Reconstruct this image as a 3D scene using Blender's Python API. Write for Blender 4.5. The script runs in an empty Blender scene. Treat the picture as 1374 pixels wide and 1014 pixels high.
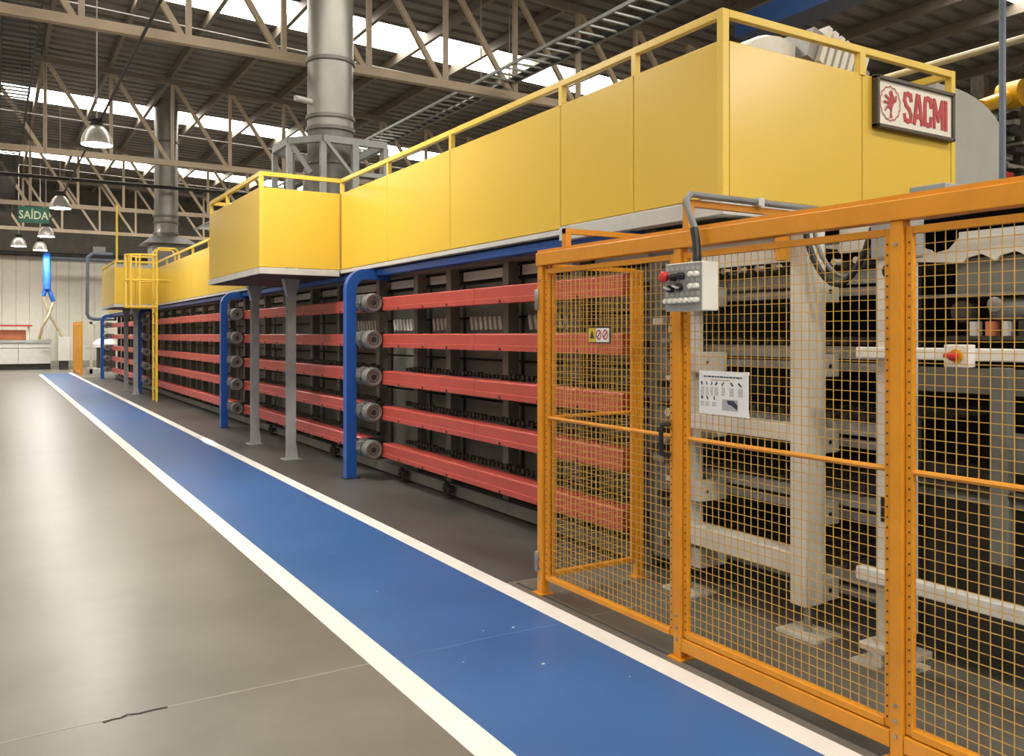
import bpy, math, random
from mathutils import Vector, Matrix
random.seed(7)
SC = bpy.context.scene
COL = SC.collection
R = math.radians

# ------------------------------------------------------------------ camera
F_PX, HOR, CAM_H = 1140.0, 449.0, 1.65          # focal length and horizon row in the 1374x1014 frame
YAW = math.atan((687 + 9.5) / F_PX)
cd = bpy.data.cameras.new('camera'); cam = bpy.data.objects.new('camera', cd); COL.objects.link(cam)
cam.location = (0, 0, CAM_H); cam.rotation_euler = (math.pi / 2, 0, -YAW)
cd.sensor_width = 36; cd.lens = 36 * F_PX / 1374
cd.shift_y = -(507 - HOR) / 1374; cd.clip_start = .05; cd.clip_end = 300
SC.camera = cam
# ------------------------------------------------------------------ world and exposure
w = bpy.data.worlds.new('world'); SC.world = w; w.use_nodes = True
w.node_tree.nodes['Background'].inputs[0].default_value = (.75, .85, 1, 1)
w.node_tree.nodes['Background'].inputs[1].default_value = .6
SC.view_settings.view_transform = 'Standard'; SC.view_settings.look = 'None'
SC.view_settings.gamma = 1; SC.view_settings.exposure = 0.0
SC.view_settings.use_curve_mapping = False
SKY_L = 11.0        # radiance of the translucent roof sheets
LAMP_L = 270.0      # radiance of a high-bay lamp lens


sun_l = bpy.data.lights.new('sunbeam', 'SPOT'); sunb = bpy.data.objects.new('sunbeam', sun_l); COL.objects.link(sunb)   # low sun through a gap in the roof
sunb.location = (4.2, 32.0, 8.9); sunb.rotation_euler = (Vector((2.84, 13.6, 0)) - Vector(sunb.location)).to_track_quat('-Z', 'Y').to_euler()
sunb.scale = (.5, 1.5, 1); sun_l.energy = 15000; sun_l.spot_size = R(1.1); sun_l.spot_blend = .9; sun_l.shadow_soft_size = .02; sun_l.color = (1, .93, .8)


# ------------------------------------------------------------------ materials
def mat(name, col, rough=.5, metal=0., var=.12, scale=3., soft=0., bump=0., bscale=40., rvar=.0, dark=None, spec=None, stretch=None):
    m = bpy.data.materials.new(name); m.use_nodes = True
    nt = m.node_tree; b = nt.nodes['Principled BSDF']
    b.inputs['Roughness'].default_value = rough; b.inputs['Metallic'].default_value = metal
    if spec is not None: b.inputs['Specular IOR Level'].default_value = spec
    geo = nt.nodes.new('ShaderNodeNewGeometry'); vec = geo.outputs['Position']
    if stretch:
        mp = nt.nodes.new('ShaderNodeMapping'); mp.inputs['Scale'].default_value = stretch
        nt.links.new(vec, mp.inputs[0]); vec = mp.outputs[0]
    n = nt.nodes.new('ShaderNodeTexNoise'); n.inputs['Scale'].default_value = scale
    n.inputs['Detail'].default_value = 6; n.inputs['Roughness'].default_value = .62
    nt.links.new(vec, n.inputs['Vector'])
    r = nt.nodes.new('ShaderNodeValToRGB')
    d = dark if dark else tuple(c * (1 - 2 * var) for c in col)
    r.color_ramp.elements[0].position = .32 - soft; r.color_ramp.elements[0].color = (*d, 1)
    r.color_ramp.elements[1].position = .62 + soft; r.color_ramp.elements[1].color = (*col, 1)
    nt.links.new(n.outputs['Fac'], r.inputs[0]); nt.links.new(r.outputs[0], b.inputs['Base Color'])
    if rvar:
        mr = nt.nodes.new('ShaderNodeMapRange'); mr.inputs['To Min'].default_value = rough - rvar; mr.inputs['To Max'].default_value = rough + rvar
        nt.links.new(n.outputs['Fac'], mr.inputs[0]); nt.links.new(mr.outputs[0], b.inputs['Roughness'])
    if bump:
        n2 = nt.nodes.new('ShaderNodeTexNoise'); n2.inputs['Scale'].default_value = bscale; n2.inputs['Detail'].default_value = 3
        bp = nt.nodes.new('ShaderNodeBump'); bp.inputs['Strength'].default_value = bump; bp.inputs['Distance'].default_value = .02
        nt.links.new(vec, n2.inputs['Vector']); nt.links.new(n2.outputs['Fac'], bp.inputs['Height']); nt.links.new(bp.outputs[0], b.inputs['Normal'])
    return m


def emit(name, col, s):
    m = bpy.data.materials.new(name); m.use_nodes = True; nt = m.node_tree
    nt.nodes.remove(nt.nodes['Principled BSDF'])
    e = nt.nodes.new('ShaderNodeEmission'); e.inputs[0].default_value = (*col, 1); e.inputs[1].default_value = s
    nt.links.new(e.outputs[0], nt.nodes['Material Output'].inputs[0]); return m


M = dict(
    conc=mat('polished_concrete', (.205, .19, .158), .31, var=.25, scale=.9, rvar=.05, soft=.12, spec=.36),
    apron=mat('dirty_shaded_concrete', (.088, .083, .078), .42, var=.25, scale=1.3, rvar=.1, bump=.05, bscale=14, stretch=(1, .5, 1)),
    joint=mat('joint_filler', (.40, .37, .32), .8), crack=mat('crack_dark', (.05, .045, .04), .9),
    lane=mat('blue_floor_paint', (.038, .135, .37), .34, var=.16, scale=1.4, rvar=.05, soft=.15),
    white=mat('white_floor_paint', (.80, .76, .71), .5, var=.05, scale=4),
    lanejoint=mat('worn_blue', (.10, .20, .42), .6),
    yel=mat('yellow_enamel', (.76, .505, .06), .29, var=.03, scale=.9, soft=.25, rvar=.015),
    yel2=mat('yellow_rail_enamel', (.79, .54, .07), .36, var=.03),
    ora=mat('amber_enamel', (.76, .30, .016), .36, var=.06, scale=6),
    wire=mat('amber_wire', (.62, .37, .085), .4, var=.06, scale=8),
    navy=mat('navy_enamel', (.015, .045, .14), .4), blue=mat('blue_enamel', (.018, .10, .42), .35, var=.08),
    red=mat('red_enamel', (.47, .072, .053), .42, var=.07, scale=2.5),
    cream=mat('cream_enamel', (.68, .64, .56), .42, var=.05, scale=4),
    white_e=mat('white_enamel', (.82, .81, .76), .35, var=.03),
    grey=mat('grey_enamel', (.33, .34, .33), .45, var=.08, scale=4),
    leg=mat('leg_grey', (.38, .385, .38), .45, var=.1, scale=5), lgrey=mat('light_grey_enamel', (.58, .57, .54), .45, var=.06, scale=4),
    hood=mat('hood_grey', (.40, .39, .35), .45, var=.05),
    wallp=mat('dryer_grey_panel', (.20, .195, .17), .5, var=.12, scale=2),
    wallpost=mat('dryer_post', (.19, .182, .155), .5, var=.12),
    pale=mat('pale_panel', (.78, .78, .76), .5, var=.08),
    steel=mat('worn_steel', (.42, .41, .39), .42, .75, var=.15, scale=8),
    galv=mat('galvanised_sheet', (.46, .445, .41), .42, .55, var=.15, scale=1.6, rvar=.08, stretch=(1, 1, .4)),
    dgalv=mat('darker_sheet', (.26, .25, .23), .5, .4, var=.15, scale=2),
    motor=mat('motor_grey', (.23, .23, .22), .45, .3, var=.15, scale=10),
    black=mat('black_rubber', (.014, .014, .015), .5, var=.1), blackm=mat('dark_machine', (.035, .031, .028), .55, var=.25, scale=6),
    dirt=mat('oily_iron', (.07, .058, .045), .6, .3, var=.3, scale=18),
    truss=mat('tan_steel', (.52, .41, .29), .55, var=.10, scale=1.5),
    roof=mat('roof_sheet', (.24, .215, .19), .5, .2, var=.14, scale=.8),
    purlin=mat('purlin_steel', (.24, .205, .165), .55, var=.12, scale=1.5),
    wall=mat('wall_panel', (.83, .81, .70), .5, var=.03), wallseam=mat('wall_seam', (.45, .44, .38), .6),
    wallup=mat('upper_wall', (.17, .155, .13), .6), wallside=mat('side_wall', (.50, .47, .41), .6),
    shade=mat('lamp_shade', (.62, .60, .56), .3, .3), green=mat('sign_green', (.0, .10, .055), .4), signtxt=mat('sign_letter', (.62, .70, .48), .5),
    board=mat('sign_cream', (.80, .74, .64), .4, var=.03), sred=mat('sign_red', (.46, .03, .035), .45, var=.12, scale=14),
    brown=mat('sign_frame', (.085, .06, .045), .4), paper=mat('paper', (.80, .79, .79), .5, var=.02), ink=mat('ink', (.04, .04, .07), .6),
    inkg=mat('ink_grey', (.45, .45, .47), .6), inkr=mat('ink_red', (.42, .18, .14), .6),
    bred=mat('button_red', (.70, .035, .03), .35), byel=mat('button_yellow', (.80, .42, .01), .4), silver=mat('knob_silver', (.75, .75, .73), .3, .4),
    warn=mat('warning_yellow', (.72, .52, .02), .4), terra=mat('fired_orange', (.62, .20, .09), .6), bluegrey=mat('blue_grey_pipe', (.16, .19, .25), .45),
    ivory=mat('ivory_hose', (.72, .60, .38), .5), hose=mat('grey_conduit', (.22, .22, .22), .5),
)
M['sky'] = emit('translucent_roof_sheet', (1, .945, .84), SKY_L)
M['lens'] = emit('lamp_lens', (1, .95, .87), LAMP_L)


# ------------------------------------------------------------------ mesh builder
class MB:
    def __init__(s): s.v = []; s.f = []
    def add(s, vs, fs):
        o = len(s.v); s.v += [tuple(p) for p in vs]; s.f += [tuple(i + o for i in f) for f in fs]; return s
    def box(s, x0, x1, y0, y1, z0, z1):
        return s.add([(x0, y0, z0), (x1, y0, z0), (x1, y1, z0), (x0, y1, z0), (x0, y0, z1), (x1, y0, z1), (x1, y1, z1), (x0, y1, z1)],
                     [(3, 2, 1, 0), (4, 5, 6, 7), (0, 1, 5, 4), (1, 2, 6, 5), (2, 3, 7, 6), (3, 0, 4, 7)])
    def beam(s, p, q, w, h=None, up=(0, 0, 1)):
        h = h or w; p = Vector(p); q = Vector(q); d = (q - p).normalized(); u = Vector(up)
        if abs(d.dot(u)) > .98: u = Vector((0, 1, 0))
        a = d.cross(u).normalized() * w / 2; b = a.cross(d).normalized() * h / 2
        return s.add([p - a - b, p + a - b, p + a + b, p - a + b, q - a - b, q + a - b, q + a + b, q - a + b],
                     [(3, 2, 1, 0), (4, 5, 6, 7), (0, 1, 5, 4), (1, 2, 6, 5), (2, 3, 7, 6), (3, 0, 4, 7)])
    def tube(s, pts, r, n=10, r2=None, cap=True):
        pts = [Vector(p) for p in pts]; rings = []; m = len(pts); u = None
        for i, p in enumerate(pts):
            d = ((pts[min(i + 1, m - 1)] - p).normalized() + (p - pts[max(i - 1, 0)]).normalized()).normalized()
            if u is None: u = d.orthogonal().normalized()
            u = (u - d * u.dot(d)).normalized(); vv = d.cross(u)
            rr = r if r2 is None else r + (r2 - r) * i / (m - 1)
            rings.append([p + (u * math.cos(2 * math.pi * k / n) + vv * math.sin(2 * math.pi * k / n)) * rr for k in range(n)])
        vs = [q for g in rings for q in g]; fs = []
        for i in range(m - 1):
            for k in range(n):
                fs.append((i * n + k, i * n + (k + 1) % n, (i + 1) * n + (k + 1) % n, (i + 1) * n + k))
        if cap: fs += [tuple(range(n))[::-1], tuple((m - 1) * n + k for k in range(n))]
        return s.add(vs, fs)
    def lathe(s, c, prof, n=24, axis='z', cap=True):
        c = Vector(c); vs = []; fs = []
        for (r, t) in prof:
            for k in range(n):
                a = 2 * math.pi * k / n; p, q = r * math.cos(a), r * math.sin(a)
                vs.append(c + Vector((p, q, t) if axis == 'z' else ((t, p, q) if axis == 'x' else (q, t, p))))
        for i in range(len(prof) - 1):
            for k in range(n): fs.append((i * n + k, i * n + (k + 1) % n, (i + 1) * n + (k + 1) % n, (i + 1) * n + k))
        if cap: fs += [tuple(range(n))[::-1], tuple((len(prof) - 1) * n + k for k in range(n))]
        return s.add(vs, fs)
    def prism(s, poly, a0, a1, axis='y'):
        def P(p, q, t): return {'y': (p, t, q), 'x': (t, p, q), 'z': (p, q, t)}[axis]
        n = len(poly); vs = [P(p, q, a0) for p, q in poly] + [P(p, q, a1) for p, q in poly]
        fs = [tuple(range(n))[::-1], tuple(range(n, 2 * n))] + [(i, (i + 1) % n, (i + 1) % n + n, i + n) for i in range(n)]
        return s.add(vs, fs)


WL = {}
def world(o): return WL.get(o.name, Vector((0, 0, 0))) if o else Vector((0, 0, 0))


def tags(o, label=None, cat=None, group=None, kind=None):
    if label: o['label'] = label
    if cat: o['category'] = cat
    if group: o['group'] = group
    if kind: o['kind'] = kind
    return o


def thing(name, loc, label, cat, group=None, kind=None):
    o = bpy.data.objects.new(name, None); COL.objects.link(o); o.empty_display_size = .1
    o.location = loc; WL[o.name] = Vector(loc); return tags(o, label, cat, group, kind)


def put(name, mb, m, parent=None, label=None, cat=None, group=None, kind=None, smooth=False, bevel=0):
    xs, ys, zs = zip(*mb.v)
    c = Vector(((min(xs) + max(xs)) / 2, (min(ys) + max(ys)) / 2, min(zs)))
    me = bpy.data.meshes.new(name); me.from_pydata([Vector(p) - c for p in mb.v], [], mb.f)
    me.materials.append(M[m]); me.validate()
    import bmesh
    b = bmesh.new(); b.from_mesh(me); bmesh.ops.recalc_face_normals(b, faces=b.faces); b.to_mesh(me); b.free()
    if smooth:
        me.polygons.foreach_set('use_smooth', [True] * len(me.polygons)); me.set_sharp_from_angle(angle=R(35))
    o = bpy.data.objects.new(name, me); COL.objects.link(o)
    o.location = c - world(parent)
    if parent: o.parent = parent
    WL[o.name] = c
    if bevel:
        md = o.modifiers.new('bevel', 'BEVEL'); md.width = bevel; md.segments = 2; md.limit_method = 'ANGLE'
    return tags(o, label, cat, group, kind)


def dup(o, delta, parent=None, top=True, label=None, group=None):
    c = o.copy(); COL.objects.link(c); WL[c.name] = world(o) + Vector(delta)
    if top: c.location = o.location + Vector(delta)
    c.parent = parent
    if label: c['label'] = label
    if group: c['group'] = group
    for ch in o.children: dup(ch, delta, c, False)
    return c


def place(o, delta, parent):          # a copy of a piece under the same parent, moved by delta
    c = o.copy(); COL.objects.link(c); c.parent = parent; c.location = o.location + Vector(delta); WL[c.name] = world(o) + Vector(delta)
    return c


# ================================================================== SETTING
HX0, HX1, HY0, HY1 = -14., 27., -14., 50.
put('floor', MB().box(HX0, HX1, HY0, HY1, -.3, 0), 'conc', kind='structure', label='polished grey concrete hall floor with worn sheen')
apron = put('floor_apron', MB().box(2.908, 4.3, 4.85, 36.5, 0, .003), 'apron', kind='structure', label='dark strip of dirty concrete along the foot of the dryer, with shade in its colour')  # dirty concrete, colour also darkened for shade of balcony and platform overhang
lane = put('floor_lane', MB().box(1.75, 2.78, -6, 41.0, 0, .003), 'lane', kind='structure', label='blue painted pedestrian lane on the concrete floor')
put('lane_border', MB().box(1.61, 1.75, -6, 40.2, 0, .0036), 'white', lane)
put('lane_border', MB().box(2.78, 2.905, -6, 41.45, 0, .0036), 'white', lane)


for (x, y, l) in ((2.35, 3.55, .02), (2.02, 3.78, .012), (2.33, 4.12, .01), (2.5, 4.08, .018), (2.2, 6.2, .012), (2.62, 3.2, .01), (2.1, 5.1, .01)):
    put('paint_chip', MB().prism([(x - l / 2, y - l * .3), (x + l * .4, y - l * .35), (x + l * .6, y), (x + l * .2, y + l * .3), (x - l * .4, y + l * .2)], .003, .0036, 'z'), 'white', lane)
def crackline(pts, wd, z=.0045):
    b = MB()
    for (p, q) in zip(pts[:-1], pts[1:]): b.beam((p[0], p[1], z - .001), (q[0], q[1], z - .001), wd, .0016)
    return b
pts = [(HX0 + i * .25, 4.01 + random.uniform(-.004, .004)) for i in range(int((1.6 - HX0) / .25) + 1)] + [(1.605, 4.01)]
put('floor_joint', crackline(pts, .007, .0015), 'joint', kind='structure', label='thin pale expansion joint across the grey concrete')
put('floor_joint', crackline([(3.0, 4.02), (4.2, 4.02)], .006, .0015), 'joint', kind='structure', label='pale floor joint running under the mesh gate')
put('lane_crack', crackline([(1.78 + i * .14, 4.0 + random.uniform(-.01, .01)) for i in range(8)], .005, .0045), 'lanejoint', lane)
put('floor_crack', crackline([(.40, 3.99), (.44, 4.005), (.47, 4.0), (.50, 4.02), (.54, 4.005), (.6, 4.012), (.66, 4.008)], .014, .0022), 'crack', kind='structure', label='dark chipped crack on the pale floor joint')
put('floor_seam', MB().box(2.965, 2.985, -3, 4.8, 0, .002), 'crack', kind='structure', label='dark seam in the floor along the foot of the fence')

# ---- walls
wf = put('wall_far', MB().box(HX0, HX1, HY1, HY1 + .2, 0, 10.6), 'wallup', kind='structure', label='far hall wall with cream ribbed cladding below a dark band')
pan = put('wall_panel', MB().box(HX0 + .005, HX0 + .595, HY1 - .05, HY1, .3, 5.75), 'wall', wf, bevel=.012)
for i in range(1, 68): place(pan, (.6 * i, 0, 0), wf)
put('wall_base', MB().box(HX0, HX1, HY1 - .06, HY1, 0, .3), 'wallseam', wf)
put('wall_left', MB().box(HX0 - .2, HX0, HY0, HY1, 0, 10.6), 'wallside', kind='structure')
put('wall_right', MB().box(HX1, HX1 + .2, HY0, HY1, 0, 10.6), 'wallside', kind='structure')
put('wall_back', MB().box(HX0, HX1, HY0 - .2, HY0, 0, 10.6), 'wallside', kind='structure')

# ---- roof: sheets with ribs along X, falling gently to the right
SL = -.034
def zr(x): return 9.32 + SL * (x - 1.2)           # top chord / purlin level
STRIPS = [-13.5, -2.6, 8.4, 19.4, 31.1, 41.4]      # start of each translucent strip
SW = 1.75
ceil = thing('ceiling', (0, 0, 0), 'ribbed grey metal roof with translucent strips', 'ceiling', kind='structure'); del ceil['category']


def ribbed(y0, y1):
    b = MB(); p = .5; n = max(1, round((y1 - y0) / p)); p = (y1 - y0) / n; prof = []
    for i in range(n):
        y = y0 + i * p; prof += [(y, .10), (y + p * .60, .10), (y + p * .68, .17), (y + p * .92, .17)]
    prof.append((y1, .10)); vs = []; fs = []
    for (y, dz) in prof:
        vs += [(HX0, y, zr(HX0) + .1 + dz), (HX1, y, zr(HX1) + .1 + dz)]
    for i in range(len(prof) - 1): fs.append((2 * i, 2 * i + 1, 2 * i + 3, 2 * i + 2))
    return b.add(vs, fs)
edges = [HY0] + [e for s in STRIPS for e in (s, s + SW)] + [HY1]
for y0, y1 in zip(edges[::2], edges[1::2]): put('roof_sheet', ribbed(y0, y1), 'roof', ceil)
NODES = [1.21 + 1.63 * k for k in range(-9, 16)]
sky0 = None
for s in STRIPS:
    for x in NODES[:-1]:
        if sky0 is None:
            b = MB().add([(x + .05, s, zr(x) + .2), (x + 1.58, s, zr(x + 1.53) + .2), (x + 1.58, s + SW, zr(x + 1.53) + .2), (x + .05, s + SW, zr(x) + .2)], [(0, 3, 2, 1)])
            sky0 = put('skylight_panel', b, 'sky', ceil); sx, sy = x, s
        else:
            place(sky0, (x - sx, s - sy, zr(x) - zr(sx)), ceil)
pur = None
for x in NODES:
    if pur is None: pur = put('purlin', MB().box(x - .05, x + .05, HY0, HY1, zr(x) - .05, zr(x) + .19), 'purlin', ceil); px = x
    else: place(pur, (x - px, 0, zr(x) - zr(px)), ceil)
for s in STRIPS[3:]:
    put('sag_rod', MB().tube([(HX0, s + 2.3, zr(HX0) - .1), (HX1, s + 2.3, zr(HX1) - .1)], .016, 6), 'lgrey', ceil)

TRUSS_Y = [15.2, 26.3, 37.2, 46.15]
names = ['tan roof truss nearest the large chimney', 'tan roof truss just before the slender chimney', 'tan roof truss behind the slender chimney', 'tan roof truss closest to the far cream wall']
for ty, lab in zip(TRUSS_Y, names):
    t = thing('roof_truss', (NODES[0], ty, 6.6), lab, 'truss', kind='structure'); del t['category']
    put('bottom_chord', MB().box(HX0, HX1, ty - .07, ty + .07, 6.57, 6.73), 'truss', t)
    b = MB(); x0, x1 = NODES[0], NODES[-1]
    b.beam((x0, ty, zr(x0) - .2), (x1, ty, zr(x1) - .2), .12, .16); put('top_chord', b, 'purlin', t)
    for i, x in enumerate(NODES):
        put('vertical', MB().box(x - .045, x + .045, ty - .045, ty + .045, 6.73, zr(x) - .2), 'truss', t)
        if i + 1 < len(NODES):
            put('diagonal', MB().beam((x + .06, ty, zr(x) - .26), (NODES[i + 1] - .12, ty, 6.72), .10, .085, (0, 1, 0)), 'truss', t)


# ---- rails and trays under the roof
def tray(x0, x1, z, y0, y1, lab, m, pitch=.3, cable=False):
    t = thing('cable_tray', (x0, y0, z), lab, 'cable tray')
    put('side_rail', MB().box(x0 - .02, x0 + .02, y0, y1, z, z + .06), m, t); put('side_rail', MB().box(x1 - .02, x1 + .02, y0, y1, z, z + .06), m, t)
    r0 = put('rung', MB().box(x0, x1, y0 + .1, y0 + .145, z, z + .03), m, t)
    for i in range(1, int((y1 - y0 - .1) / pitch)): place(r0, (0, pitch * i, 0), t)
    for ty in TRUSS_Y:
        if y0 < ty < y1:
            for x in (x0, x1): put('hanger', MB().box(x - .008, x + .008, ty + .2, ty + .216, z, zr(x) - .1), m, t)
    if cable:
        put('cable_bundle', MB().tube([(x1 - .05, y0 + i * 1.0, z + .07 + .015 * (i % 2)) for i in range(int(y1 - y0))], .06, 8), 'black', t, smooth=True)
    return t
tray(8.66, 9.35, 6.92, 7.5, 45, 'grey ladder cable tray carrying a black cable bundle', 'grey', .34, True)
tray(.13, .68, 7.0, 11, 45, 'dark ladder cable tray beside the row of hanging lamps', 'blackm', .3)
put('roof_pipe', MB().tube([(HX0, 29.2, 6.4), (HX1, 29.2, 6.4)], .055, 8), 'blackm', label='thin black pipe running across in front of the slender chimney', cat='pipe', smooth=True)
put('roof_pipe', MB().tube([(13.8, 3, 6.3), (13.8, 40, 6.3)], .06, 10), 'ivory', label='pale pipe running lengthways above the grey hood', cat='pipe', smooth=True)
put('crane_beam', MB().box(11.85, 12.45, 4, 11.4, 7.2, 7.6), 'navy', label='dark blue crane runway beam below the roof', cat='beam')
put('roof_beam', MB().box(13.16, 13.36, 8.3, 10.5, 5.7, 5.9), 'yel', label='short yellow beam lengthways below the pale pipe', cat='beam')


# ---- high-bay lamps
def lamp(x, y, z, lab):
    t = thing('high_bay_lamp', (x, y, z), lab, 'lamp', 'bell lamps hanging over the aisle')
    prof = [(.30, 0), (.295, .05), (.27, .16), (.22, .27), (.15, .36), (.10, .39)]
    inner = [(r - .008, h) for r, h in prof[::-1]]
    put('lamp_shade', MB().lathe((x, y, z), prof + inner, 28, cap=False), 'shade', t, smooth=True)
    put('lamp_lens', MB().lathe((x, y, z + .03), [(.278, 0), (.278, .008)], 24), 'lens', t)
    h = put('lamp_housing', MB().lathe((x, y, z + .385), [(.10, 0), (.115, .01), (.115, .09), (.16, .10), (.16, .125), (.06, .15)], 18), 'blackm', t, smooth=True)
    put('lamp_wire', MB().tube([(x, y, z + .53), (x, y, zr(x) + .21)], .012, 6), 'lgrey', h)
    return t
lamp(1.80, 19.1, 5.5, 'bell lamp on a long pale wire, first along the black cable before the exit sign')
lamp(1.75, 29.3, 5.5, 'bell lamp second along the black cable, just past the exit sign')
lamp(1.78, 38.0, 5.5, 'bell lamp third along the black cable under the roof')
lamp(1.84, 44.3, 5.5, 'bell lamp hanging in front of the blue drop duct')
lamp(.96, 42.8, 5.5, 'small lamp on its own to the side of the black cable row')
for (x, y, lab) in ((1.8, 8.6, 'bell lamp over the blue lane before the nearer balcony'), (1.8, -2, 'bell lamp over the near end of the blue lane'), (-7.5, 3, 'bell lamp over the open grey floor across from the gate'),
                    (-7.5, 14, 'bell lamp over the open grey floor across from the balcony legs'), (9.2, -1.2, 'bell lamp over the floor facing the company sign')): lamp(x, y, 5.5, lab)
put('lamp_cable', MB().tube([(1.86, -4, 6.0), (1.86, 46, 6.0)], .026, 8), 'black', label='straight black power cable above the row of bell lamps', cat='cable', smooth=True)

# ---- exit sign
s = thing('exit_sign', (.86, 24, 4.41), 'green hanging exit sign with pale letters', 'sign')
put('sign_board', MB().box(.52, 1.19, 23.985, 24.015, 4.40, 4.80), 'green', s)
put('sign_wire', MB().tube([(.78, 24, 4.8), (.78, 24, zr(.78) + .21)], .006, 5), 'blackm', s); put('sign_wire', MB().tube([(1.1, 24, 4.8), (1.1, 24, zr(1.1) + .21)], .006, 5), 'blackm', s)


def text(body, h, m, parent, loc, sx=1., off=0., ext=.004, facing='y', align='CENTER', name='lettering'):
    cu = bpy.data.curves.new(name, 'FONT'); cu.body = body; cu.size = 1; cu.extrude = ext; cu.offset = off; cu.align_x = align; cu.resolution_u = 3
    tmp = bpy.data.objects.new('tmp', cu); COL.objects.link(tmp)
    dg = bpy.context.evaluated_depsgraph_get(); dg.update()
    me = bpy.data.meshes.new_from_object(tmp.evaluated_get(dg)); bpy.data.objects.remove(tmp)
    cap = .72; s = h / cap
    me.transform(Matrix.Diagonal((s * sx, s, 1, 1)))
    me.transform(Matrix.Rotation(math.pi / 2, 4, 'X'))
    me.materials.clear(); me.materials.append(M[m]); me.name = name
    o = bpy.data.objects.new(name, me); COL.objects.link(o); o.parent = parent; o.location = Vector(loc) - world(parent); WL[o.name] = Vector(loc)
    return o
text('SAÍDA', .20, 'signtxt', s, (.855, 23.98, 4.50), .82, .012)

# ================================================================== DRYER
DY0, DY1 = 4.62, 35.6
dry = thing('tile_dryer', (4.1, 20, 0), 'long grey dryer with five tiers of red guards under a yellow platform', 'machine')
SECT = [(4.68, 9.0), (9.62, 15.25), (15.85, 25.45), (26.0, 34.95)]
TIER = [2.0, 1.585, 1.165, .765, .345]            # centre heights of the five tiers
put('core', MB().box(4.32, 6.0, DY0, DY1, .2, 2.36), 'blackm', dry)
# posts and recessed panels
posts = [4.66, 5.6, 6.71, 7.86, 8.66, 9.75]
while posts[-1] < DY1 - 1.3: posts.append(posts[-1] + (1.15 if len(posts) % 2 else 1.4))
p0 = put('frame_post', MB().box(4.03, 4.14, posts[0] - .05, posts[0] + .05, .12, 2.34), 'wallpost', dry)
for y in posts[1:]: place(p0, (0, y - posts[0], 0), dry)
cache = {}
for ya, yb in zip(posts[:-1], posts[1:]):
    k = round(yb - ya, 2)
    for zi, (z0, z1) in enumerate(((.16, .60), (.60, 1.0), (1.0, 1.4), (1.4, 1.82), (1.82, 2.18))):
        key = (k, zi)
        if key not in cache:
            cache[key] = (put('side_panel', MB().box(4.22, 4.30, ya + .03, yb - .03, z0 + .012, z1 - .012), 'wallp', dry), ya)
        else: place(cache[key][0], (0, ya - cache[key][1], 0), dry)
    key = (k, 'top')
    if key not in cache: cache[key] = (put('pale_strip', MB().box(4.18, 4.22, ya + .05, yb - .05, 2.205, 2.295), 'white_e', dry), ya)
    else: place(cache[key][0], (0, ya - cache[key][1], 0), dry)
put('base_beam', MB().box(3.98, 4.14, DY0, DY1, .02, .135), 'wallpost', dry, bevel=.006)
put('top_rail', MB().box(4.02, 4.16, DY0, DY1, 2.32, 2.40), 'wallpost', dry)
put('end_plate', MB().box(4.0, 5.9, DY0 - .03, DY0, .1, 2.3), 'wallpost', dry)


def guard(y0, y1, zc):
    x0, x1 = 3.765, 3.93; a, b = zc - .075, zc + .075
    poly = [(x1, a), (x0, a), (x0, a + .045), (x0 + .007, a + .049), (x0 + .007, b - .012), (x0 + .019, b), (x1, b)]
    return MB().prism(poly, y0 + .003, y1 - .003)
for (ya, yb) in SECT:
    n = max(2, round((yb - ya) / 2.3)); L = (yb - ya) / n
    for zc in TIER:
        for k in range(n):
            g = put('red_guard', guard(ya + k * L, ya + (k + 1) * L, zc), 'red', dry)
            b = MB()
            for yy in (.25, .5, .78): b.lathe((3.76, ya + (k + yy) * L, zc - .058), [(.011, -.004), (.011, .006)], 8, 'x')
            put('bolts', b, 'blackm', g, kind='stuff')
        put('guard_bracket', MB().box(3.93, 4.05, ya + .02, yb - .02, zc - .03, zc + .03), 'blackm', dry)
# chain wheels bristling above the guards
for (ya, yb) in SECT[:2]:
    for ti, zc in enumerate(TIER):
        if ti < 2: continue
        b = MB(); y = ya + .1
        while y < yb - .1:
            r = random.uniform(.018, .03); b.lathe((3.99, y, zc + .10 + random.uniform(-.008, .008)), [(r, 0), (r, .06)], 6, 'x'); y += .075
        put('chain_wheels', b, 'dirt', dry, kind='stuff')
# pale roller ends leaning in the second gap
r0 = None
for (ya, yb) in zip(posts[1:6], posts[2:7]):
    n = int((yb - ya - .22) / .095)
    for k in range(n):
        y = ya + .14 + k * .095
        if r0 is None: r0 = put('roller_end', MB().beam((4.19, y, 1.70), (4.19, y + .035, 1.83), .03, .05, (0, 1, 0)), 'white_e', dry); ry = y
        else: place(r0, (0, y - ry, 0), dry)
# feet valves
for y in (7.65, 8.75, 11.0, 14.0):
    b = MB(); b.lathe((3.92, y, .0), [(.05, 0), (.05, .02), (.02, .03), (.02, .07)], 10); b.tube([(3.92, y - .07, .09), (3.92, y + .07, .09)], .035, 8); b.tube([(3.86, y, .09), (3.99, y, .10)], .028, 8)
    b.lathe((3.90, y, .12), [(.04, 0), (.045, .02), (.01, .05)], 8)
    put('foot_valve', b, 'dirt', dry, smooth=True)


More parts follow.
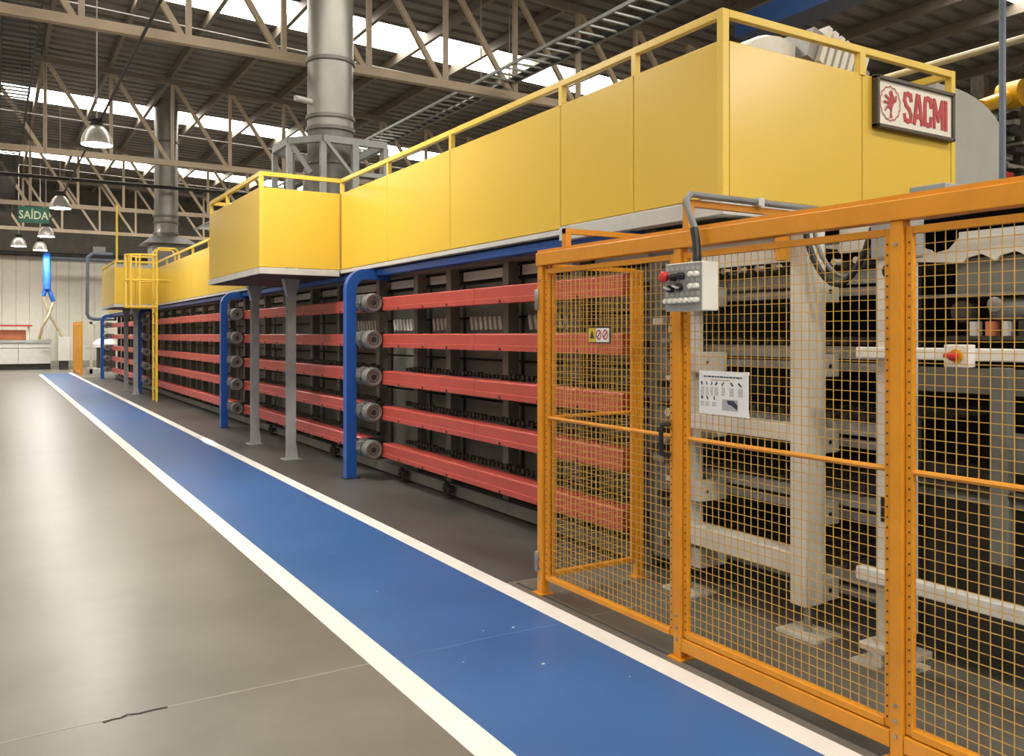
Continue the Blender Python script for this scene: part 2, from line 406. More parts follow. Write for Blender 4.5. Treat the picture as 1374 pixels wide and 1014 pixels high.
def motor(y, z):
    x = 3.655; m = put('drive_motor', MB().lathe((x, y, z), [(.085, .10), (.085, .27), (.11, .275), (.11, .30)], 20, 'y'), 'motor', dry, smooth=True)
    b = MB()
    for k in range(14):
        a = 2 * math.pi * k / 14; c, s_ = math.cos(a), math.sin(a)
        b.beam((x + .09 * c, y + .11, z + .09 * s_), (x + .09 * c, y + .26, z + .09 * s_), .006, .02, (c, 0, s_))
    put('cooling_fins', b, 'motor', m, kind='stuff')
    put('fan_cover', MB().lathe((x, y, z), [(.062, .012), (.092, .004), (.103, .012), (.108, .03), (.108, .115)], 22, 'y'), 'motor', m, smooth=True)
    put('fan_grille', MB().lathe((x, y, z), [(.01, .004), (.03, .006), (.035, .016), (.05, .016), (.055, .008), (.066, .016)], 22, 'y'), 'blackm', m, smooth=True)
    put('terminal_box', MB().box(x - .13, x - .05, y + .13, y + .23, z - .01, z + .09), 'steel', m, bevel=.006)
    put('gear_block', MB().box(x - .06, x + .25, y + .29, y + .40, z - .09, z + .09), 'blackm', m, bevel=.01)
    return m
m0 = [motor(8.95, z + .01) for z in TIER]
for dy in (15.2 - 8.95, 25.4 - 8.95, 34.9 - 8.95):
    for m in m0:
        c = place(m, (0, dy, 0), dry)
        for ch in m.children:
            d = ch.copy(); COL.objects.link(d); d.parent = c


# blue ducts
def duct(y, lab):
    t = thing('cable_duct', (3.5, y, 0), lab, 'duct')
    b = MB(); w2, d2 = .06, .055; pts = [(3.5, 0.0), (3.5, 2.17)]
    for k in range(1, 7):
        a = math.pi - k * math.pi / 12; pts.append((3.68 + .18 * math.cos(a), 2.17 + .18 * math.sin(a)))
    pts.append((3.98, 2.35))
    outer, inner = [], []
    for i, (px_, pz_) in enumerate(pts):
        p = Vector(pts[max(i - 1, 0)]); q = Vector(pts[min(i + 1, len(pts) - 1)]); d = (q - p).normalized(); nrm = Vector((-d.y, d.x))
        outer.append((px_ + nrm.x * w2, pz_ + nrm.y * w2)); inner.append((px_ - nrm.x * w2, pz_ - nrm.y * w2))
    for i in range(len(pts) - 1):
        b.prism([outer[i], outer[i + 1], inner[i + 1], inner[i]], y - d2, y + d2)
    put('duct_body', b, 'blue', t)
    put('foot_plate', MB().box(3.42, 3.60, y - .07, y + .07, 0, .012), 'blackm', t)
    c = MB()
    for k in range(7):
        zz = .45 + k * .27; c.tube([(3.55, y + .02, zz), (3.60, y + .1, zz - .05), (3.66, y + .22, zz - .03)], .012, 6)
    put('motor_cables', c, 'black', t, kind='stuff')
duct(9.3, 'blue square duct column with rounded elbow, nearest the mesh gate')
duct(15.55, 'blue duct column with rounded elbow just past the balcony legs')
duct(25.75, 'blue duct column standing right behind the yellow ladder')
duct(35.2, 'blue duct column at the far end of the dryer')
put('duct_beam', MB().box(3.80, 3.92, 4.62, 35.3, 2.335, 2.405), 'blue', label='long blue duct beam along the dryer top under the platform', cat='duct', bevel=.008)

# ================================================================== YELLOW PLATFORM
PX = 3.75; ZB, ZT = 2.47, 3.43
plat = thing('service_platform', (PX, 3.7, 2.4), 'long yellow panelled service platform on top of the dryer', 'platform')
put('deck', MB().box(PX + .02, 6.14, 3.72, 35.6, 2.42, 2.465), 'grey', plat)


def xpanel(x0, x1, y, z0, z1, parent):     # facing -Y
    return put('panel', MB().box(x0 + .004, x1 - .004, y, y + .03, z0, z1), 'yel', parent, bevel=.004)


def ypanel(y0, y1, x, z0, z1, parent):     # facing -X
    return put('panel', MB().box(x, x + .03, y0 + .004, y1 - .004, z0, z1), 'yel', parent, bevel=.004)


def ypost(x, y, parent, z1=3.575, z0=3.425, s_=.022): return put('rail_post', MB().box(x - .002, x + .042, y - s_, y + s_, z0, z1), 'yel2', parent)
near = [3.73, 4.54, 5.42, 7.28, 8.80, 10.30]
for a, b in zip(near[:-1], near[1:]): ypanel(a, b, PX, ZB + (.02 if b <= 5.42 else 0), ZT, plat)
far = [13.12 + 1.64 * i for i in range(8)] + [26.2, 27.9, 29.6, 31.3, 33, 34.3, 35.6]
far = [y for y in far if y < 24.6 or y > 27.6]
fseq = [y for y in far if y < 24.6] + [24.62]
for a, b in zip(fseq[:-1], fseq[1:]): ypanel(a, b, PX, ZB, ZT, plat)
fseq2 = [27.62] + [y for y in far if y > 28]
for a, b in zip(fseq2[:-1], fseq2[1:]): ypanel(a, b, PX, ZB, ZT, plat)
for y in near[1:-1] + fseq[1:-1] + fseq2[1:-1]: ypost(PX, y, plat)
put('corner_post', MB().box(PX - .004, PX + .05, 3.70, 3.75, ZB, 3.62), 'yel2', plat, bevel=.003)
put('inner_post', MB().box(PX, PX + .045, 10.27, 10.315, ZB, 3.6), 'yel2', plat)
for (a, b) in ((3.75, 10.3), (13.12, 24.6), (27.6, 35.6)): put('top_rail', MB().box(PX, PX + .045, a, b, 3.57, 3.62), 'yel2', plat, bevel=.004)
xpanel(PX + .05, 5.06, 3.7, ZB + .02, ZT, plat); xpanel(5.06, 6.098, 3.7, ZB + .02, ZT, plat)
put('rail_post', MB().box(5.03, 5.09, 3.693, 3.74, ZT - .01, 3.575), 'yel2', plat)
put('corner_post', MB().box(6.10, 6.15, 3.698, 3.75, ZB, 3.62), 'yel2', plat)
put('top_rail', MB().box(PX + .05, 6.15, 3.70, 3.745, 3.57, 3.62), 'yel2', plat, bevel=.004)
put('top_rail', MB().box(6.10, 6.145, 3.75, 12, 3.57, 3.62), 'yel2', plat)
put('edge_channel', MB().box(PX - .012, PX + .10, 3.69, 5.42, 2.375, 2.482), 'lgrey', plat, bevel=.004)
put('edge_channel', MB().box(PX + .0, PX + .10, 5.42, 10.3, 2.425, 2.465), 'lgrey', plat)
put('edge_channel', MB().box(PX + .0, PX + .10, 13.12, 35.6, 2.425, 2.465), 'lgrey', plat)
put('edge_channel', MB().box(PX + .1, 6.15, 3.69, 3.79, 2.375, 2.482), 'lgrey', plat, bevel=.004)
put('platform_pipe', MB().tube([(4.35, 4.25, 2.47), (4.35, 4.25, 3.56), (4.35, 4.3, 3.62), (4.35, 24, 3.62), (4.35, 24.1, 3.56), (4.35, 24.1, 2.47)], .035, 8), 'blackm', label='dark pipe running lengthways behind the yellow top rail', cat='pipe', smooth=True)
put('platform_pipe', MB().tube([(4.62, 5.4, 2.47), (4.62, 5.4, 3.7), (4.62, 5.45, 3.75), (4.62, 12.6, 3.75), (4.62, 12.7, 3.7), (4.62, 12.7, 2.47)], .05, 8), 'dgalv', label='grey pipe running lengthways over the platform deck', cat='pipe', smooth=True)


def balcony(y0, y1, lab):
    x0 = 2.74; t = thing('balcony', (x0, y0, 2.37), lab, 'balcony')
    put('deck', MB().box(x0 + .01, PX + .06, y0 + .01, y1, 2.385, 2.455), 'blackm', t)
    put('edge_channel', MB().box(x0 - .01, PX - .015, y0 - .01, y0 + .05, 2.385, 2.462), 'lgrey', t, bevel=.004)
    put('edge_channel', MB().box(x0 - .01, x0 + .05, y0 + .05, y1, 2.385, 2.462), 'lgrey', t, bevel=.004)
    xpanel(x0 + .04, PX - .004, y0, ZB, ZT, t); ypanel(y0 + .04, y1, x0, ZB, ZT, t)
    xpanel(x0 + .04, PX, y1 - .03, ZB, ZT, t)
    put('corner_post', MB().box(x0 - .004, x0 + .045, y0 - .004, y0 + .045, ZB, 3.62), 'yel2', t, bevel=.003)
    ypost(x0, y0 + (y1 - y0) * .62, t); ypost(x0, y1 - .04, t)
    put('top_rail', MB().box(x0, x0 + .045, y0 + .045, y1, 3.57, 3.62), 'yel2', t); put('top_rail', MB().box(x0 + .045, PX, y0, y0 + .045, 3.57, 3.62), 'yel2', t)
    put('top_rail', MB().box(x0 + .045, PX, y1 - .045, y1, 3.57, 3.62), 'yel2', t)
    for y in (y0 + (y1 - y0) * .30, y0 + (y1 - y0) * .95):
        x = 3.37; b = MB(); c = (.07, .055)
        b.box(x - .055, x + .055, y - .05, y - .04, .012, 2.38).box(x - .055, x + .055, y + .04, y + .05, .012, 2.38).box(x - .006, x + .006, y - .04, y + .04, .012, 2.38)
        leg = put('support_leg', b, 'leg', t)
        put('top_gusset', MB().prism([(x - .11, 2.385), (x - .055, 2.16), (x + .055, 2.16), (x + .11, 2.385)], y - .055, y + .055), 'leg', leg)
        put('base_gusset', MB().prism([(x - .085, .012), (x - .055, .22), (x + .055, .22), (x + .085, .012)], y - .054, y - .046), 'leg', leg)
        put('base_plate', MB().box(x - .11, x + .11, y - .1, y + .1, 0, .014), 'leg', leg)
    return t
balcony(10.3, 13.1, 'yellow panelled balcony on two tall grey legs, nearest the gate')
balcony(24.6, 27.6, 'yellow panelled balcony behind the caged ladder')

# ---- caged ladder
lad = thing('caged_ladder', (3.45, 22.7, 0), 'yellow steel ladder with a safety cage at its top', 'ladder')
for y in (22.45, 22.95): put('stile', MB().box(3.42, 3.47, y - .02, y + .02, 0, 3.55), 'yel2', lad)
rg = put('rung', MB().tube([(3.445, 22.45, .3), (3.445, 22.95, .3)], .016, 6), 'yel2', lad)
for k in range(1, 9): place(rg, (0, 0, .27 * k), lad)


def arcp(z, r=.35, n=14): return [(3.42 - .66 * math.sin(math.pi * k / n) ** .7 if 0 < k < n else 3.42, 22.7 - r * math.cos(math.pi * k / n), z) for k in range(n + 1)]
for z in (2.33, 2.98, 3.6): put('cage_hoop', MB().tube(arcp(z), .026, 6), 'yel2', lad)
for k in (2, 4, 6, 7, 8, 10, 12):
    p = arcp(0)[k]; put('cage_bar', MB().box(p[0] - .02, p[0] + .02, p[1] - .03, p[1] + .03, 2.33, 3.6), 'yel2', lad)
for y in (22.45, 22.95):
    pts = [(3.445, y, 3.5), (3.445, y, 3.72), (3.5, y, 3.79), (3.88, y, 3.79), (3.96, y, 3.70), (3.96, y, 2.5)]
    put('hand_hoop', MB().tube(pts, .024, 8), 'yel2', lad, smooth=True); put('hand_rail', MB().tube([(3.445, y, 3.0), (3.96, y, 3.0)], .02, 6), 'yel2', lad)
put('yellow_pole', MB().tube([(2.80, 24.66, 3.6), (2.80, 24.66, 5.1)], .028, 8), 'yel2', label='thin yellow pole rising from the balcony behind the ladder', cat='pole', smooth=True)


# ---- chimneys
def chimney(x, y, r, top, rings, lab):
    t = thing('chimney', (x, y, 2.465), lab, 'chimney'); zs = [2.465] + rings + [top]
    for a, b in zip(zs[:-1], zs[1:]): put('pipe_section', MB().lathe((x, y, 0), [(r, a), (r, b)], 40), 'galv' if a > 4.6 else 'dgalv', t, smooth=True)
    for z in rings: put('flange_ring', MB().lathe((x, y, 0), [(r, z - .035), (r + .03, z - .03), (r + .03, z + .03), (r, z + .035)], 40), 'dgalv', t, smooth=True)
    return t
ch = chimney(4.92, 14.0, .385, 9.4, [4.55, 5.12, 5.32, 6.28, 7.6], 'large galvanised chimney pipe held by a grey braced frame')
put('side_stub', MB().tube([(4.55, 13.9, 5.55), (4.25, 13.8, 5.55)], .05, 10), 'lgrey', ch, smooth=True)
fr = thing('steel_tower', (4.95, 14, 2.465), 'grey steel frame with diagonal braces around the large chimney', 'frame')
poly = [(4.60, 15.15), (4.18, 14.75), (4.18, 13.9), (4.59, 13.42), (5.68, 13.42), (5.68, 15.15)]
for i in range(6):
    p, q = poly[i], poly[(i + 1) % 6]; put('ring_beam', MB().beam((*p, 4.85), (*q, 4.85), .09, .11), 'grey', fr)
    put('post', MB().box(p[0] - .045, p[0] + .045, p[1] - .045, p[1] + .045, 2.465, 4.8), 'grey', fr)
put('post', MB().box(5.08, 5.19, 13.36, 13.46, 2.465, 4.8), 'grey', fr)
put('brace', MB().beam((4.62, 13.4, 4.82), (5.12, 13.4, 4.25), .05, .09, (0, 1, 0)), 'grey', fr)
put('brace', MB().beam((4.20, 13.88, 4.82), (4.45, 13.6, 4.30), .05, .07), 'grey', fr)
put('cross_rail', MB().beam((5.13, 13.4, 4.32), (5.68, 13.4, 4.32), .07, .07), 'grey', fr)
put('fan_casing', MB().lathe((4.95, 14.25, 0), [(.50, 2.465), (.50, 3.9), (.42, 4.15), (.40, 4.5)], 28), 'dgalv', ch, smooth=True)
ch2 = chimney(4.9, 30.0, .37, 9.4, [4.98, 5.35, 5.55, 6.5, 8.0], 'slender galvanised chimney pipe with a flared collar, far down the platform')
b = MB().add([(4.15, 29.3, 4.62), (5.75, 29.3, 4.62), (5.75, 30.9, 4.62), (4.15, 30.9, 4.62), (4.45, 29.6, 4.88), (5.4, 29.6, 4.88), (5.4, 30.4, 4.88), (4.45, 30.4, 4.88)], [(3, 2, 1, 0), (4, 5, 6, 7), (0, 1, 5, 4), (1, 2, 6, 5), (2, 3, 7, 6), (3, 0, 4, 7)])
put('flared_collar', b, 'dgalv', ch2)
put('plinth', MB().box(4.4, 5.5, 29.5, 30.5, 2.465, 4.62), 'dgalv', ch2)

# ---- things on the platform near end
fan = thing('blower', (5.1, 4.6, 2.465), 'cream round blower with a ribbed duct behind the yellow front panel', 'fan')
put('drum', MB().lathe((5.02, 4.35, 3.44), [(.30, 0), (.44, .03), (.46, .08), (.46, .40), (.3, .45)], 32, 'y'), 'cream', fan, smooth=True)
put('stand', MB().box(4.8, 5.3, 4.4, 4.75, 2.465, 3.2), 'grey', fan)
rib = put('duct_rib', MB().beam((5.30, 4.45, 3.83), (5.345, 4.45, 3.812), .5, .30), 'cream', fan)
for k in range(1, 7): place(rib, (.072 * k, 0, -.024 * k), fan)
put('duct_core', MB().beam((5.2, 4.45, 3.84), (5.85, 4.45, 3.60), .42, .24), 'dgalv', fan)
hd = thing('round_hood', (7.9, 4.6, 0), 'big grey sheet hood with a rounded top corner beside the yellow panels', 'hood')
pl = [(7.35, 1.2), (7.35, 3.95), (7.55, 3.95)] + [(7.55 + .93 * math.sin(a * math.pi / 20), 3.95 - .42 * (1 - math.cos(a * math.pi / 20))) for a in range(1, 11)] + [(8.5, 1.2)]
put('hood_shell', MB().prism(pl, 4.6, 5.7), 'hood', hd, smooth=True); put('hood_rim', MB().prism([(x + (.03 if x > 7.6 else 0), z + (.0)) for x, z in pl], 4.85, 4.88), 'lgrey', hd)
put('hood_leg', MB().box(7.4, 7.5, 4.8, 4.9, 0, 1.2), 'grey', hd); put('hood_leg', MB().box(8.25, 8.35, 4.8, 4.9, 0, 1.2), 'grey', hd)
put('hood_leg', MB().box(7.4, 7.5, 5.5, 5.6, 0, 1.2), 'grey', hd); put('hood_leg', MB().box(8.25, 8.35, 5.5, 5.6, 0, 1.2), 'grey', hd)
put('support_pole', MB().tube([(7.16, 3.9, 0), (7.16, 3.9, 9.2)], .026, 10), 'bluegrey', label='thin blue grey pole standing in front of the grey hood', cat='pole', smooth=True)

# ---- company sign on the front
sg = thing('company_sign', (5.62, 3.68, 3.08), 'cream company sign with red lettering in a dark frame on yellow panel', 'sign')
x0, x1, z0, z1 = 5.16, 6.075, 3.075, 3.435
put('board', MB().box(x0 + .02, x1 - .02, 3.668, 3.698, z0 + .02, z1 - .02), 'board', sg)
for q in ((x0, x1, z0, z0 + .028), (x0, x1, z1 - .028, z1), (x0, x0 + .028, z0, z1), (x1 - .028, x1, z0, z1)):
    put('frame_bar', MB().box(q[0], q[1], 3.650, 3.70, q[2], q[3]), 'brown', sg, bevel=.006)
def letter(strokes, x, wd, h=.222, z=3.144, T=.036):
    b = MB(); kk = 0
    for st in strokes:
        for (p, q) in zip(st[:-1], st[1:]):
            kk += 1; b.prism(quad(p, q, x, z, wd, h, T), 3.662 + .00025 * kk, 3.6675)
    return b
def quad(p, q, x, z, wd, h, T):
    a = Vector((x + p[0] * wd, z + p[1] * h)); c = Vector((x + q[0] * wd, z + q[1] * h)); d = (c - a).normalized(); n_ = Vector((-d.y, d.x)) * T / 2; e = d * T * .42
    return [tuple(v) for v in (a - e - n_, c + e - n_, c + e + n_, a - e + n_)]
LET = [('S', [[(.86, .76), (.80, .90), (.5, .93), (.2, .9), (.14, .72), (.3, .57), (.7, .43), (.86, .28), (.8, .10), (.5, .07), (.2, .1), (.14, .24)]], .102, .032),
       ('A', [[(.12, .07), (.42, .93)], [(.58, .93), (.88, .07)], [(.3, .28), (.7, .28)]], .118, .034), ('C', [[(.86, .70), (.8, .9), (.5, .93), (.2, .9), (.14, .72), (.14, .28), (.2, .1), (.5, .07), (.8, .1), (.86, .30)]], .098, .034),
       ('M', [[(.12, .07), (.12, .93)], [(.16, .9), (.5, .30)], [(.5, .30), (.84, .9)], [(.88, .07), (.88, .93)]], .130, .030), ('I', [[(.5, .07), (.5, .93)]], .036, .036)]
xl = 5.468
for ch_, st, wd, T in LET:
    put('sign_letter', letter(st, xl, wd, T=T), 'sred', sg); xl += wd + .010
cx, cz = 5.318, 3.255
n = 84; ring_o, ring_i = [], []
for k in range(n):
    a = 2 * math.pi * k / n; rr = .108 + .010 * abs(math.sin(a * 7)); ring_o.append((cx + rr * math.cos(a), cz + rr * 1.05 * math.sin(a))); rr -= .0075; ring_i.append((cx + rr * math.cos(a), cz + rr * 1.05 * math.sin(a)))
vs = [(x, 3.6635, z) for x, z in ring_o] + [(x, 3.6635, z) for x, z in ring_i]
put('emblem_ring', MB().add(vs, [(k, (k + 1) % n, n + (k + 1) % n, n + k) for k in range(n)]), 'sred', sg)
b = MB()      # heraldic beast: torso, head, tail, forelegs, hind legs
def blob(poly): b.add([(cx + x * 1.12, 3.6630, cz + z * 1.12) for x, z in poly], [tuple(range(len(poly)))])
blob([(-.02, -.03), (.015, -.035), (.03, .0), (.04, .045), (.015, .055), (-.005, .03), (-.02, .0)])
blob([(.0, .045), (.03, .05), (.022, .075), (.005, .085), (-.012, .07)])
blob([(.03, .0), (.06, .02), (.066, .055), (.052, .058), (.045, .03), (.028, .02)])
blob([(-.01, .02), (-.05, .035), (-.055, .05), (-.045, .052), (-.005, .035)]); blob([(-.012, .0), (-.06, -.004), (-.07, .006), (-.06, .014), (-.01, .014)])
blob([(-.02, -.02), (-.045, -.05), (-.06, -.055), (-.05, -.04), (-.03, -.008)]); blob([(.0, -.03), (.018, -.03), (.012, -.06), (.022, -.088), (-.004, -.088), (.0, -.06)])
put('emblem_beast', b, 'sred', sg)

# ================================================================== MESH FENCE
FX = 3.0


def fpost(y, lab, x=FX, h=2.09):
    t = thing('fence_post', (x, y, 0), lab, 'post')
    put('tube', MB().box(x - .027, x + .027, y - .027, y + .027, .008, h), 'ora', t, bevel=.004)
    put('foot', MB().box(x - .05, x + .05, y - .05, y + .05, 0, .008), 'ora', t)
    b = MB()
    for z in (.10, .16, .22, 2.0): b.lathe((x - .029, y, z), [(.008, -.004), (.008, .004)], 8, 'x')
    put('bolts', b, 'steel', t, kind='stuff')
    return t
fpost(4.53, 'amber fence post carrying the gate hinges'); fpost(3.255, 'amber fence post behind the grey push button box')
fpost(2.025, 'amber fence post standing in front of the cream lift post'); fpost(.79, 'amber fence post at the open end of the fence')
fpost(4.5, 'amber fence post closing the short return beside the red guards', 3.76)
tb = thing('fence_top_beam', (FX, 2.5, 2.08), 'amber box beam along the top of the mesh fence', 'beam')
put('beam_body', MB().box(FX - .035, FX + .035, .3, 4.565, 2.09, 2.17), 'ora', tb, bevel=.004); put('beam_lip', MB().box(FX - .02, FX + .035, .3, 4.565, 2.17, 2.19), 'ora', tb)
for (y, lab) in ((4.27, 'short amber stay from fence top to the dryer over the gate'), (3.20, 'short amber stay from fence top carrying the grey conduit')):
    t = thing('fence_stay', (FX, y, 2.19), lab, 'bracket'); z = 2.30 if y > 4 else 2.33
    put('stub', MB().box(FX - .02, FX + .02, y - .02, y + .02, 2.19, z), 'ora', t); put('arm', MB().box(FX - .02, 4.0, y - .018, y + .018, z - .032, z), 'ora', t)


def mesh_wires(a0, a1, z0, z1, plane, axis):
    b = MB(); r = .0014
    def seg(p, q): b.beam(p, q, 2 * r, 2 * r)
    n = round((a1 - a0) / .041); m = round((z1 - z0) / .041)
    for i in range(1, n):
        a = a0 + (a1 - a0) * i / n; seg((plane, a, z0) if axis == 'y' else (a, plane, z0), (plane, a, z1) if axis == 'y' else (a, plane, z1))
    for j in range(1, m):
        z = z0 + (z1 - z0) * j / m; o = .0036
        seg((plane + o, a0, z) if axis == 'y' else (a0, plane + o, z), (plane + o, a1, z) if axis == 'y' else (a1, plane + o, z))
    return b


def fpanel(name, a0, a1, z0, z1, lab, cat, axis='y', plane=FX, mid=1.125, wm='wire'):
    t = thing(name, (plane, (a0 + a1) / 2, z0) if axis == 'y' else ((a0 + a1) / 2, plane, z0), lab, cat)
    def fb(nm, p0, p1, q0, q1, d=.0125):
        bx = MB().box(plane - d, plane + d, p0, p1, q0, q1) if axis == 'y' else MB().box(p0, p1, plane - d, plane + d, q0, q1)
        return put(nm, bx, 'ora', t, bevel=.003)
    f_ = .03
    st = [fb('frame_stile', a0, a0 + f_, z0, z1), fb('frame_stile', a1 - f_, a1, z0, z1)]
    fb('frame_rail', a0 + f_, a1 - f_, z0, z0 + f_, .02); fb('frame_rail', a0 + f_, a1 - f_, z1 - f_, z1)
    put('mid_rail', MB().tube([(plane, a0 + f_, mid), (plane, a1 - f_, mid)] if axis == 'y' else [(a0 + f_, plane, mid), (a1 - f_, plane, mid)], .012, 8), 'ora', t, smooth=True)
    put('wire_mesh', mesh_wires(a0 + f_, a1 - f_, z0 + f_, z1 - f_, plane, axis), wm, t, kind='stuff')
    if name == 'mesh_fence' and axis == 'y': put('bottom_beam', MB().box(plane - .026, plane + .026, a0, a1, .045, .112), 'ora', t, bevel=.004)
    if axis == 'y':
        for s_, aa in zip(st, (a0, a1)):
            b = MB(); sgn = 1 if aa == a0 else -1
            for j in range(int((z1 - z0) / .041) - 1):
                z = z0 + .04 + j * .041; b.box(plane - .0155, plane - .012, aa + sgn * .017 - .0025, aa + sgn * .017 + .0025, z - .0035, z + .0035)
            put('wire_end', b, 'crack', s_, kind='stuff')
    return t
gate = fpanel('mesh_gate', 3.295, 4.49, .10, 2.065, 'hinged amber mesh gate with a black pull handle', 'gate')
for z in (.20, 1.87):
    put('hinge', MB().lathe((FX - .03, 4.555, z - .06), [(.012, 0), (.016, .01), (.016, .12), (.012, .13)], 12), 'steel', gate, smooth=True)
hh = [(2.985, 3.325, 1.19), (2.945, 3.335, 1.185), (2.94, 3.338, 1.15), (2.94, 3.338, 1.07), (2.945, 3.335, 1.035), (2.985, 3.325, 1.03)]
put('pull_handle', MB().tube(hh, .013, 8), 'black', gate, smooth=True)
panel2 = fpanel('mesh_fence', 2.055, 3.225, .118, 2.065, 'amber mesh fence panel bearing the white notice sheet', 'fence')
fpanel('mesh_fence', .82, 1.995, .118, 2.065, 'amber mesh fence panel in front of the motor and lift bars', 'fence')
fpanel('mesh_fence', 3.04, 3.725, .11, 2.10, 'narrow amber mesh return panel behind the gate, facing the red guards', 'fence', 'x', 4.5)

# warning plate on the gate
ws = thing('warning_plate', (2.99, 3.92, 1.60), 'small yellow and white warning plate wired to the mesh gate', 'sign')
put('plate', MB().box(2.985, 2.992, 3.82, 4.025, 1.60, 1.695), 'brown', ws)
put('pictogram_field', MB().box(2.982, 2.985, 3.952, 4.018, 1.608, 1.688), 'warn', ws); put('pictogram_field', MB().box(2.982, 2.985, 3.828, 3.948, 1.608, 1.688), 'paper', ws)
put('triangle', MB().add([(2.981, 4.008, 1.628), (2.981, 3.962, 1.628), (2.981, 3.985, 1.678)], [(0, 1, 2)]), 'ink', ws)
for yy in (3.92, 3.86):
    rg = [(yy + .025 * math.cos(k * math.pi / 12), 1.65 + .029 * math.sin(k * math.pi / 12)) for k in range(24)]; ri = [(yy + .018 * math.cos(k * math.pi / 12), 1.65 + .021 * math.sin(k * math.pi / 12)) for k in range(24)]
    put('prohibition_ring', MB().add([(2.981, y, z) for y, z in rg] + [(2.981, y, z) for y, z in ri], [(k, (k + 1) % 24, 24 + (k + 1) % 24, 24 + k) for k in range(24)]), 'sred', ws)
    put('prohibition_bar', MB().beam((2.981, yy - .015, 1.668), (2.981, yy + .015, 1.632), .001, .008, (0, 1, 1)), 'sred', ws)

# notice sheet
ns = thing('notice_sheet', (2.98, 2.94, 1.27), 'white printed instruction sheet with small pictures tied to the mesh', 'poster')
put('sheet', MB().box(2.978, 2.981, 2.78, 3.10, 1.265, 1.475), 'paper', ns)


def ink(y0, y1, z0, z1, m='ink', name='print'): return MB().add([(2.9770, y0, z0), (2.9770, y1, z0), (2.9770, y1, z1), (2.9770, y0, z1)], [(0, 1, 2, 3)])
b = MB(); y = 3.068
while y > 2.825:
    l = random.uniform(.008, .022); b.add(ink(y - l, y, 1.444, 1.451).v, [(0, 1, 2, 3)]); y -= l + .004
put('title_print', b, 'ink', ns); put('subtitle_print', ink(2.895, 3.02, 1.430, 1.433), 'inkr', ns)
pic = MB(); tx = MB()
for (yy, wd) in ((3.078, .02), (3.047, .014), (3.016, .014), (2.985, .022), (2.94, .018), (2.885, .026), (2.83, .026)):
    for k in range(4):
        a = yy - wd / 2 + random.uniform(0, wd * .6); pic.add(ink(a, a + wd * .4, 1.405 + k * .004, 1.405 + k * .004 + .006).v, [(0, 1, 2, 3)])
    for k in range(9): tx.add(ink(yy - wd / 2 - .004, yy + wd / 2 + random.uniform(-.003, .003), 1.394 - k * .0045, 1.3962 - k * .0045).v, [(0, 1, 2, 3)])
for (yy, wd) in ((3.078, .018), (3.043, .016), (2.998, .014)):
    for k in range(4):
        a = yy - wd / 2 + random.uniform(0, wd * .5); pic.add(ink(a, a + wd * .5, 1.335 + k * .004, 1.335 + k * .004 + .006).v, [(0, 1, 2, 3)])
    for k in range(5): tx.add(ink(yy - .014, yy + .014, 1.322 - k * .0045, 1.3242 - k * .0045).v, [(0, 1, 2, 3)])
put('picture_print', pic, 'ink', ns); put('text_print', tx, 'inkg', ns)
put('photo_print', ink(2.845, 2.945, 1.29, 1.342), 'inkg', ns)
put('photo_shapes', MB().add([(2.9765, 2.915, 1.338), (2.9765, 2.87, 1.338), (2.9765, 2.846, 1.318), (2.9765, 2.847, 1.294), (2.9765, 2.885, 1.315), (2.9765, 2.905, 1.318)], [(0, 1, 2, 3, 4, 5)]), 'ink', ns)
for (y, z) in ((3.09, 1.468), (2.79, 1.468), (3.09, 1.272), (2.79, 1.272)): put('cable_tie', MB().box(2.974, 2.99, y - .006, y + .006, z - .008, z + .008), 'white_e', ns)

# push button box
cb = thing('control_box', (2.9, 3.09, 1.765), 'grey push button box with red emergency stop on the fence', 'control box')
put('enclosure', MB().box(2.862, 2.965, 2.955, 3.215, 1.765, 2.0), 'white_e', cb, bevel=.006)
put('face_plate', MB().box(2.855, 2.862, 2.96, 3.21, 1.77, 1.995), 'grey', cb)
put('mounting', MB().box(2.965, 2.985, 3.0, 3.2, 1.80, 1.97), 'steel', cb)


def knob(y, z, m, r=.011, l=.022, nm='push_button'): return put(nm, MB().lathe((2.855, y, z), [(r, 0), (r, -l * .8), (r * .8, -l)], 12, 'x'), m, cb, smooth=True)
put('emergency_stop', MB().lathe((2.855, 3.185, 1.935), [(.012, 0), (.012, -.02), (.026, -.022), (.028, -.04), (.02, -.05), (.008, -.053)], 16, 'x'), 'bred', cb, smooth=True)
for (y, z) in ((3.135, 1.93), (3.085, 1.935), (3.16, 1.875), (3.10, 1.88)):
    k = knob(y, z, 'black', .018, .03, 'selector_knob'); put('knob_grip', MB().beam((2.82, y - .016, z - .004), (2.82, y + .016, z + .008), .02, .008), 'silver' if z < 1.9 else 'black', k)
for (y, z) in ((3.02, 1.94), (2.985, 1.94), (3.02, 1.882), (2.985, 1.882)): knob(y, z, 'white_e', .014)
for i in range(7): knob(3.195 - i * .0355, 1.815, 'white_e', .0135)
for z in (1.962, 1.905, 1.84):
    b = MB()
    for i in range(7): b.box(2.853, 2.856, 3.182 - i * .0355, 3.206 - i * .0355, z, z + .018)
    put('label_tabs', b, 'inkg', cb, kind='stuff')
put('gland', MB().lathe((2.915, 3.05, 1.995), [(.022, 0), (.022, .04), (.018, .05)], 14), 'black', cb, smooth=True)
put('conduit', MB().tube([(2.915, 3.05, 2.03), (2.92, 3.06, 2.10), (2.925, 3.08, 2.18), (2.925, 3.12, 2.26), (2.935, 3.145, 2.32), (2.97, 3.15, 2.352), (3.05, 3.16, 2.352), (3.6, 3.17, 2.352), (4.0, 3.17, 2.352)], .017, 10), 'hose', cb, smooth=True)
put('conduit_sleeve', MB().tube([(2.915, 3.05, 2.03), (2.92, 3.06, 2.10), (2.925, 3.08, 2.17)], .021, 10), 'black', cb, smooth=True)
